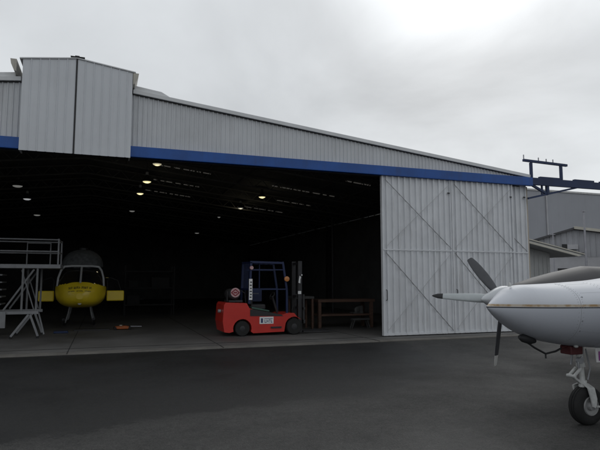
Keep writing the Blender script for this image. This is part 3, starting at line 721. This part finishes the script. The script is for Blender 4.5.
# wings, nacelles, tail
def wing(s):
    R = []
    for y, x0, x1, z, th in ((.45,7.3,9.4,.98,.24),(1.3,7.4,9.35,1.02,.22),(4.9,8.75,9.9,1.22,.12)):
        prof = [(0,0),(.08,.5),(.3,.62),(.7,.3),(1,0),(.7,-.2),(.3,-.38),(.08,-.35)]
        R.append([(x0+(x1-x0)*u, AY+s*y, z+th*v) for u,v in prof])
    return MB().rings(R).build('wing', M['spin'], ac, smooth=True, auto=50)
for s in (1,-1): wing(s)
MB().prism([(12.9,1.85),(14.4,1.8),(14.9,3.4),(14.2,3.4)],'y',AY-.05,AY+.05).build('tail_fin', M['spin'], ac, bevel=.02)
MB().box(13.3,14.3,AY-2.2,AY+2.2,1.72,1.78).build('tailplane', M['spin'], ac, bevel=.015)
HUB = Vector((5.49,6.62,1.335))
def nacelle(s):
    cy = AY+s*1.72
    R = []
    for x, r, rzz, dz in ((5.66,.16,.16,.05),(5.70,.24,.22,.05),(5.82,.33,.27,.04),(6.1,.42,.345,.04),(6.5,.46,.44,.03),(7.0,.49,.53,.03),(8.2,.44,.54,.0),(9.2,.15,.12,0)):
        R.append([(x, cy+r*math.cos(a), 1.27+dz+rzz*math.sin(a)) for a in [2*PI*k/32 for k in range(32)]])
    n = MB().rings(R).build('nacelle', M['nacelle'], ac, smooth=True, auto=55)
    # main gear under the nacelle
    MB().tube([(8.0,cy,.95),(8.0,cy,.35)],.05).build('main_strut', M['gearwhite'], ac)
    MB().lathe((8.0,cy-.08,.29),(0,1,0),[(0,.15),(0,.25),(.03,.29),(.13,.29),(.16,.25),(.16,.15)],28).build('main_wheel', M['rubber'], ac, smooth=True)
    return n
def prop(hub, tips, far):
    p = MB().lathe(hub,(-1,0,0),[(-.06,.195),(0,.193),(.08,.170),(.17,.130),(.26,.083),(.34,.036),(.37,.010)],32).build('propeller', M['spin'], ac, smooth=True, auto=70)
    p.name = 'propeller'
    for tip, cd, mt, tipm, tl in tips:
        v = Vector(tip); Lb = v.length; d = v.normalized(); cd = Vector(cd); cd = (cd-d*cd.dot(d)).normalized(); nn = d.cross(cd)
        prof = [(.10,.050,.034),(.20,.066,.030),(.36,.068,.022),(.55,.060,.015),(.75,.048,.012),(tl,.042,.010)] if mt == 'propgrey' else [(.12,.035,.030),(.22,.050,.028),(.36,.066,.020),(.55,.076,.015),(.75,.072,.012),(tl,.064,.010)]
        wt = prof[-1][1]
        ring = lambda f, w, th: [hub+d*(Lb*f)+cd*(w*math.cos(a))+nn*(th*math.sin(a)) for a in [2*PI*k/14 for k in range(14)]]
        R = [ring(*q) for q in prof]
        Rt = [ring(tl,wt+.0005,.0102), ring(.5*(1+tl),wt*.86,.009), ring(.985,wt*(.35 if mt == 'propgrey' else .72),.007), ring(1.0,wt*(.12 if mt == 'propgrey' else .5),.004)]
        b = MB().rings(R).build('blade', M[mt], p, smooth=True, auto=50)
        MB().rings(Rt).build('blade_tip', M[tipm], p, smooth=True, auto=50)
    return p
nacelle(1); nacelle(-1)
prop(HUB, [((-.73,.70,.042),(.25,.15,1),'propgrey','black',.84), ((-.06,.66,.615),(-.75,.5,-.43),'propdark','propdark',.86), ((-.06,.13,-.965),(.86,.5,0),'propdark','post',.84)], True)
prop(Vector((5.48,AY-1.72,1.27)), [((0,.82,.5),(1,.3,.2),'propdark','propdark',.86),((0,-.82,.5),(1,.3,.2),'propdark','propdark',.86),((0,.0,-.95),(1,.3,.2),'propdark','post',.9)], False)
# nose gear
WX, WZ = 5.16, .215
gear = MB().tube([(5.10,AY,.90),(5.11,AY,.66)],.042,14).tube([(5.11,AY,.66),(5.125,AY,.46)],.030,14).lathe((5.108,AY,.66),(0,0,1),[(-.02,.05),(.03,.05)],14).build('nose_strut', M['gearwhite'], ac, smooth=True)
f = MB()
f.lathe((5.125,AY,.45),(0,0,1),[(-.035,.045),(.04,.045)],12)
for s in (-1,1):
    f.rings([[ (5.125+du*.0+a*.035, AY+s*.03+b*.02, .46) for a,b in ((-1,-1),(1,-1),(1,1),(-1,1))] for du in (0,)]+
            [[(5.13+a*.045, AY+s*.105+b*.013, .42) for a,b in ((-1,-1),(1,-1),(1,1),(-1,1))],
             [(5.16+a*.042, AY+s*.108+b*.012, .30) for a,b in ((-1,-1),(1,-1),(1,1),(-1,1))],
             [(WX+a*.026, AY+s*.108+b*.012, WZ) for a,b in ((-1,-1),(1,-1),(1,1),(-1,1))]])
f.build('fork', M['gearwhite'], gear, bevel=.006)
MB().bar((5.075,AY-.035,.63),(4.965,AY-.035,.545),.03,.022).bar((5.075,AY+.035,.63),(4.965,AY+.035,.545),.03,.022).bar((4.965,AY,.548),(5.09,AY,.462),.05,.024).lathe((4.965,AY-.06,.546),(0,1,0),[(0,.018),(.12,.018)],10).build('torque_link', M['gearwhite'], gear, bevel=.004)
wh = MB().lathe((WX,AY-.085,WZ),(0,1,0),[(.018,.105),(.010,.14),(.014,.185),(.035,.207),(.050,.213),(.054,.207),(.060,.207),(.064,.214),(.082,.214),(.086,.207),(.092,.207),(.096,.214),(.114,.214),(.118,.207),(.124,.207),(.135,.207),(.156,.185),(.160,.14),(.152,.105)],40,cap=False).build('nose_wheel', M['rubber'], ac, smooth=True)
MB().lathe((WX,AY-.085,WZ),(0,1,0),[(.020,.108),(.006,.100),(.024,.085),(.030,.05),(-.006,.042),(-.012,.02),(-.012,.001)],32,cap=False).build('rim', M['hubgrey'], wh, smooth=True, auto=35)
MB().lathe((WX,AY+.085,WZ),(0,-1,0),[(.020,.108),(.006,.100),(.024,.085),(.030,.05),(-.006,.042),(-.012,.02),(-.012,.001)],32,cap=False).build('rim', M['hubgrey'], wh, smooth=True, auto=35)
MB().lathe((WX,AY-.125,WZ),(0,1,0),[(0,.008),(.25,.014)],12).build('axle', M['gearwhite'], wh)
MB().tube([(5.06,AY-.07,.76),(5.0,AY-.07,.70),(5.02,AY-.06,.64)],.014).lathe((5.03,AY-.09,.72),(0,1,0),[(0,.035),(.05,.035)],14).tube([(5.14,AY-.05,.84),(5.19,AY-.05,.62),(5.16,AY-.04,.50)],.008,8).tube([(5.05,AY+.05,.84),(5.02,AY+.05,.66)],.012,8).build('shimmy_damper', M['alu'], gear, smooth=True)
MB().tube([(5.19,AY-.12,.22),(5.34,AY-.12,.20),(5.5,AY-.12,.21)],.012,8).build('tow_lug', M['gearwhite'], gear)
MB().box(4.88,5.05,AY-.10,AY+.06,.79,.885).build('gear_bay_box', M['darkred'], ac, bevel=.01)
gd = MB().prism([(5.125,.87),(5.66,.86),(5.62,.70),(5.135,.71)],'y',AY-.20,AY-.185).build('gear_door', M['white'], ac, bevel=.004)
mb = MB()   # purple ring marking on the gear door
mb.tube([(5.245+.042*math.cos(a),AY-.2025,.78+.045*math.sin(a)) for a in [2*PI*k/18 for k in range(19)]],.009,6)
mb.box(5.16,5.177,AY-.206,AY-.2015,.73,.83).box(5.33,5.35,AY-.206,AY-.2015,.74,.82)
mb.build('door_marking', M['purple'], gd)
MB().lathe((4.91,AY-.14,.90),(0,0,-1),[(-.02,.028),(.02,.024),(.03,.01)],12).build('drain_cap', M['gearwhite'], ac, smooth=True)
ms = MB().lathe((4.25,AY-.02,1.0),(1,0,-.25),[(0,.02),(.05,.045),(.15,.05),(.22,.02)],14).build('inlet_fitting', M['black'], ac, smooth=True)
MB().tube([(4.36,AY-.02,.935),(4.44,AY-.03,.88),(4.58,AY-.04,.81),(4.72,AY-.04,.83),(4.80,AY-.04,.86),(4.92,AY-.03,.89)],.011,8).tube([(4.58,AY-.04,.815),(4.58,AY-.04,.76)],.009,8).build('hanging_line', M['black'], ac, smooth=True)
MB().tube([(4.80,AY-.04,.86),(4.92,AY-.03,.89)],.014,8).build('line_sleeve', M['darkred'], ac)

# ------------------------------------------------------------------ buildings to the right
lt = thing('lean_to', 'low grey ribbed lean-to shed with a sloping pale eave beside the hangar end', 'shed', (16.3,22,0))
mb = MB(); ribbed(mb, 13.0, 19.62, 20.3, 0, lambda x: 3.35-.19*(x-17.2) if x > 17.2 else 3.35, .25, .07, .03)
mb.add([(19.62,20.3,0),(19.62,26,0),(19.62,26,2.8),(19.62,20.3,2.86)],[(0,1,2,3)])
mb.build('wall', M['leanwall'], lt)
def lz(x): return 3.36-.193*(x-18.13)
MB().prism([(13,lz(13)-.17),(20.55,lz(20.55)-.17),(20.97,lz(20.97)),(13,lz(13))],'y',19.6,26).build('roof', M['roof'], lt)
MB().prism([(13,lz(13)+.004),(20.98,lz(20.98)+.004),(20.98,lz(20.98)+.05),(13,lz(13)+.05)],'y',19.55,26).prism([(13,lz(13)-.15),(20.62,lz(20.62)-.15),(20.8,lz(20.8)-.06),(13,lz(13)-.06)],'y',19.56,19.597).build('fascia', M['palecap'], lt)

gb = thing('gabled_building', 'small grey gabled building with ribbed gable above a plain lower wall, beyond the aircraft', 'building', (33.29,32,0))
gb.rotation_euler = (0,0,math.radians(-32))
def gz(x): return 5.45-.30*abs(x-33.29) if x < 33.29 else 5.45-.15*abs(x-33.29)
mb = MB(); ribbed(mb, 30.1, 41.0, 32, 3.4, gz, .40, .10, .05); mb.build('gable_cladding', M['gablewall'], gb)
MB().box(30.1,41,32.03,40,0,3.39).build('wall', M['block'], gb)
mb = MB()
for xa, xb in ((33.29,41.3),(29.8,33.29)):
    za, zb = gz(xa), gz(xb); mb.prism([(xa,za+.01),(xb,zb+.01),(xb,zb+.16),(xa,za+.16)],'y',31.7,40)
mb.build('roof', M['darkframe'], gb)
za, zb = gz(33.29), gz(41.3)
MB().prism([(33.29,za+.03),(41.3,zb+.03),(41.3,zb+.24),(33.29,za+.24)],'y',31.62,31.697).build('fascia', M['palecap'], gb)
ac2 = MB().box(32.75,33.5,31.6,31.95,3.95,4.30).build('air_conditioner', M['block'], gb, bevel=.02)
MB().box(32.45,32.74,31.7,31.94,3.9,4.35).build('vent_hood', M['black'], gb)
MB().box(32.9,33.9,31.8,31.95,3.62,3.72).build('ledge', M['darkframe'], gb)
MB().box(32.1,33.0,31.94,32.028,2.35,2.55).build('slot_window', M['black'], gb)
pf = thing('steel_canopy', 'dark steel post canopy frame before the grey gabled building', 'canopy', (36,30,0))
MB().box(34.05,34.25,29.4,29.6,0,3.42).build('post', M['darkframe'], pf)
MB().box(39.05,39.25,29.4,29.6,0,3.42).build('post', M['darkframe'], pf)
MB().box(33.9,39.4,29.35,29.65,3.425,3.55).build('beam', M['darkframe'], pf)
p1 = thing('light_pole', 'tall thin grey pole standing before the gabled building, right of its ridge', 'pole', (34.5,31.2,0))
MB().lathe((33.35,31.0,0),(0,0,1),[(0,.10),(6.7,.06)],12).build('shaft', M['pole'], p1, smooth=True)
MB().box(33.20,33.50,30.9,31.1,6.7,6.76).build('pole_cap', M['pole'], p1)
p2 = thing('antenna_pole', 'short thin antenna pole behind the lean-to roof, left of the gable', 'antenna', (31.3,31,0))
MB().lathe((30.35,31.0,0),(0,0,1),[(0,.05),(4.2,.045),(5.6,.025)],10).build('mast', M['pole'], p2, smooth=True)
MB().box(30.15,30.55,30.97,31.03,4.9,4.94).build('crossbar', M['pole'], p2)

bs = thing('large_shed', 'huge plain grey shed wall rising behind the lean-to and the gabled building', 'shed', (60,60,0))
mb = MB(); ribbed(mb, 30, 110, 48, 0, lambda x: 11.55, 1.0, .06, .008)
mb.add([(30,48,0),(30,90,0),(30,90,11.5),(30,48,11.55)],[(0,1,2,3)]); mb.build('wall', M['bigwall'], bs)
MB().box(29.9,110,47.9,90,11.56,11.75).build('roof', M['bigcap'], bs)
MB().box(46.15,46.30,47.85,47.965,0,11.5).build('wall_seam', M['block'], bs)

fk.location.x += .11
# ------------------------------------------------------------------ sky, sun, camera
AZ, EL = math.radians(38.0), math.radians(31.5)
SD = Vector((math.sin(AZ)*math.cos(EL), math.cos(AZ)*math.cos(EL), math.sin(EL)))
w = bpy.data.worlds.new('World'); sc.world = w; w.use_nodes = True
nt = w.node_tree; N = nt.nodes; L = nt.links; bg = N['Background']; bg.inputs['Strength'].default_value = .1
sky = N.new('ShaderNodeTexSky'); sky.sky_type = 'NISHITA'; sky.sun_disc = False; sky.sun_elevation = EL; sky.sun_rotation = AZ
tc = N.new('ShaderNodeTexCoord'); sp = N.new('ShaderNodeSeparateXYZ'); L.new(tc.outputs['Generated'], sp.inputs[0])
def math_(op, a, b=None):
    n = N.new('ShaderNodeMath'); n.operation = op
    for i, x in enumerate((a,b)):
        if x is None: continue
        if isinstance(x,(int,float)): n.inputs[i].default_value = x
        else: L.new(x, n.inputs[i])
    return n.outputs[0]
zz = math_('ADD', math_('MAXIMUM', sp.outputs['Z'], 0.), .22)
cx = N.new('ShaderNodeCombineXYZ'); L.new(math_('DIVIDE', sp.outputs['X'], zz), cx.inputs[0]); L.new(math_('DIVIDE', sp.outputs['Y'], zz), cx.inputs[1])
n1 = N.new('ShaderNodeTexNoise'); n1.inputs['Scale'].default_value = 1.1; n1.inputs['Detail'].default_value = 7; n1.inputs['Roughness'].default_value = .5; n1.inputs['Distortion'].default_value = .4
L.new(cx.outputs[0], n1.inputs['Vector'])
cl = N.new('ShaderNodeMapRange'); cl.inputs['From Min'].default_value = .3; cl.inputs['From Max'].default_value = .7; cl.inputs['To Min'].default_value = .78; cl.inputs['To Max'].default_value = 1.20
L.new(n1.outputs['Fac'], cl.inputs['Value'])
dt = N.new('ShaderNodeVectorMath'); dt.operation = 'DOT_PRODUCT'; nz = N.new('ShaderNodeVectorMath'); nz.operation = 'NORMALIZE'
L.new(tc.outputs['Generated'], nz.inputs[0]); L.new(nz.outputs[0], dt.inputs[0]); dt.inputs[1].default_value = SD
d0 = math_('MAXIMUM', dt.outputs['Value'], 0.)
glow = math_('ADD', math_('MULTIPLY', math_('POWER', d0, 85.), 10.0), math_('MULTIPLY', math_('POWER', d0, 9.), .7))
glow = math_('MULTIPLY', glow, math_('POWER', cl.outputs[0], 2.6))
base = math_('ADD', math_('MULTIPLY', cl.outputs[0], 6.8), glow)
cc = N.new('ShaderNodeVectorMath'); cc.operation = 'SCALE'; cc.inputs[0].default_value = (.955,.992,1.022); L.new(base, cc.inputs['Scale'])
mx = N.new('ShaderNodeMix'); mx.data_type = 'RGBA'; mx.inputs['Factor'].default_value = .95
L.new(sky.outputs[0], mx.inputs['A']); L.new(cc.outputs[0], mx.inputs['B']); L.new(mx.outputs['Result'], bg.inputs['Color'])
sl = bpy.data.lights.new('sun','SUN'); sl.energy = .5; sl.angle = math.radians(40); sl.color = (1,.97,.92)
so = bpy.data.objects.new('sun', sl); col.objects.link(so); so.rotation_euler = (-SD).to_track_quat('-Z','Y').to_euler()

cd = bpy.data.cameras.new('camera'); cam = bpy.data.objects.new('camera', cd); col.objects.link(cam)
cd.sensor_width = 36; cd.lens = 33.0; cd.clip_end = 3000; cd.clip_start = .05
cam.location = (0,0,1.6); cam.rotation_euler = (math.radians(90+5.814), 0, math.radians(-19.63))
sc.camera = cam
vs = sc.view_settings; vs.view_transform = 'Standard'; vs.look = 'None'; vs.exposure = 0; vs.gamma = 1; vs.use_curve_mapping = False
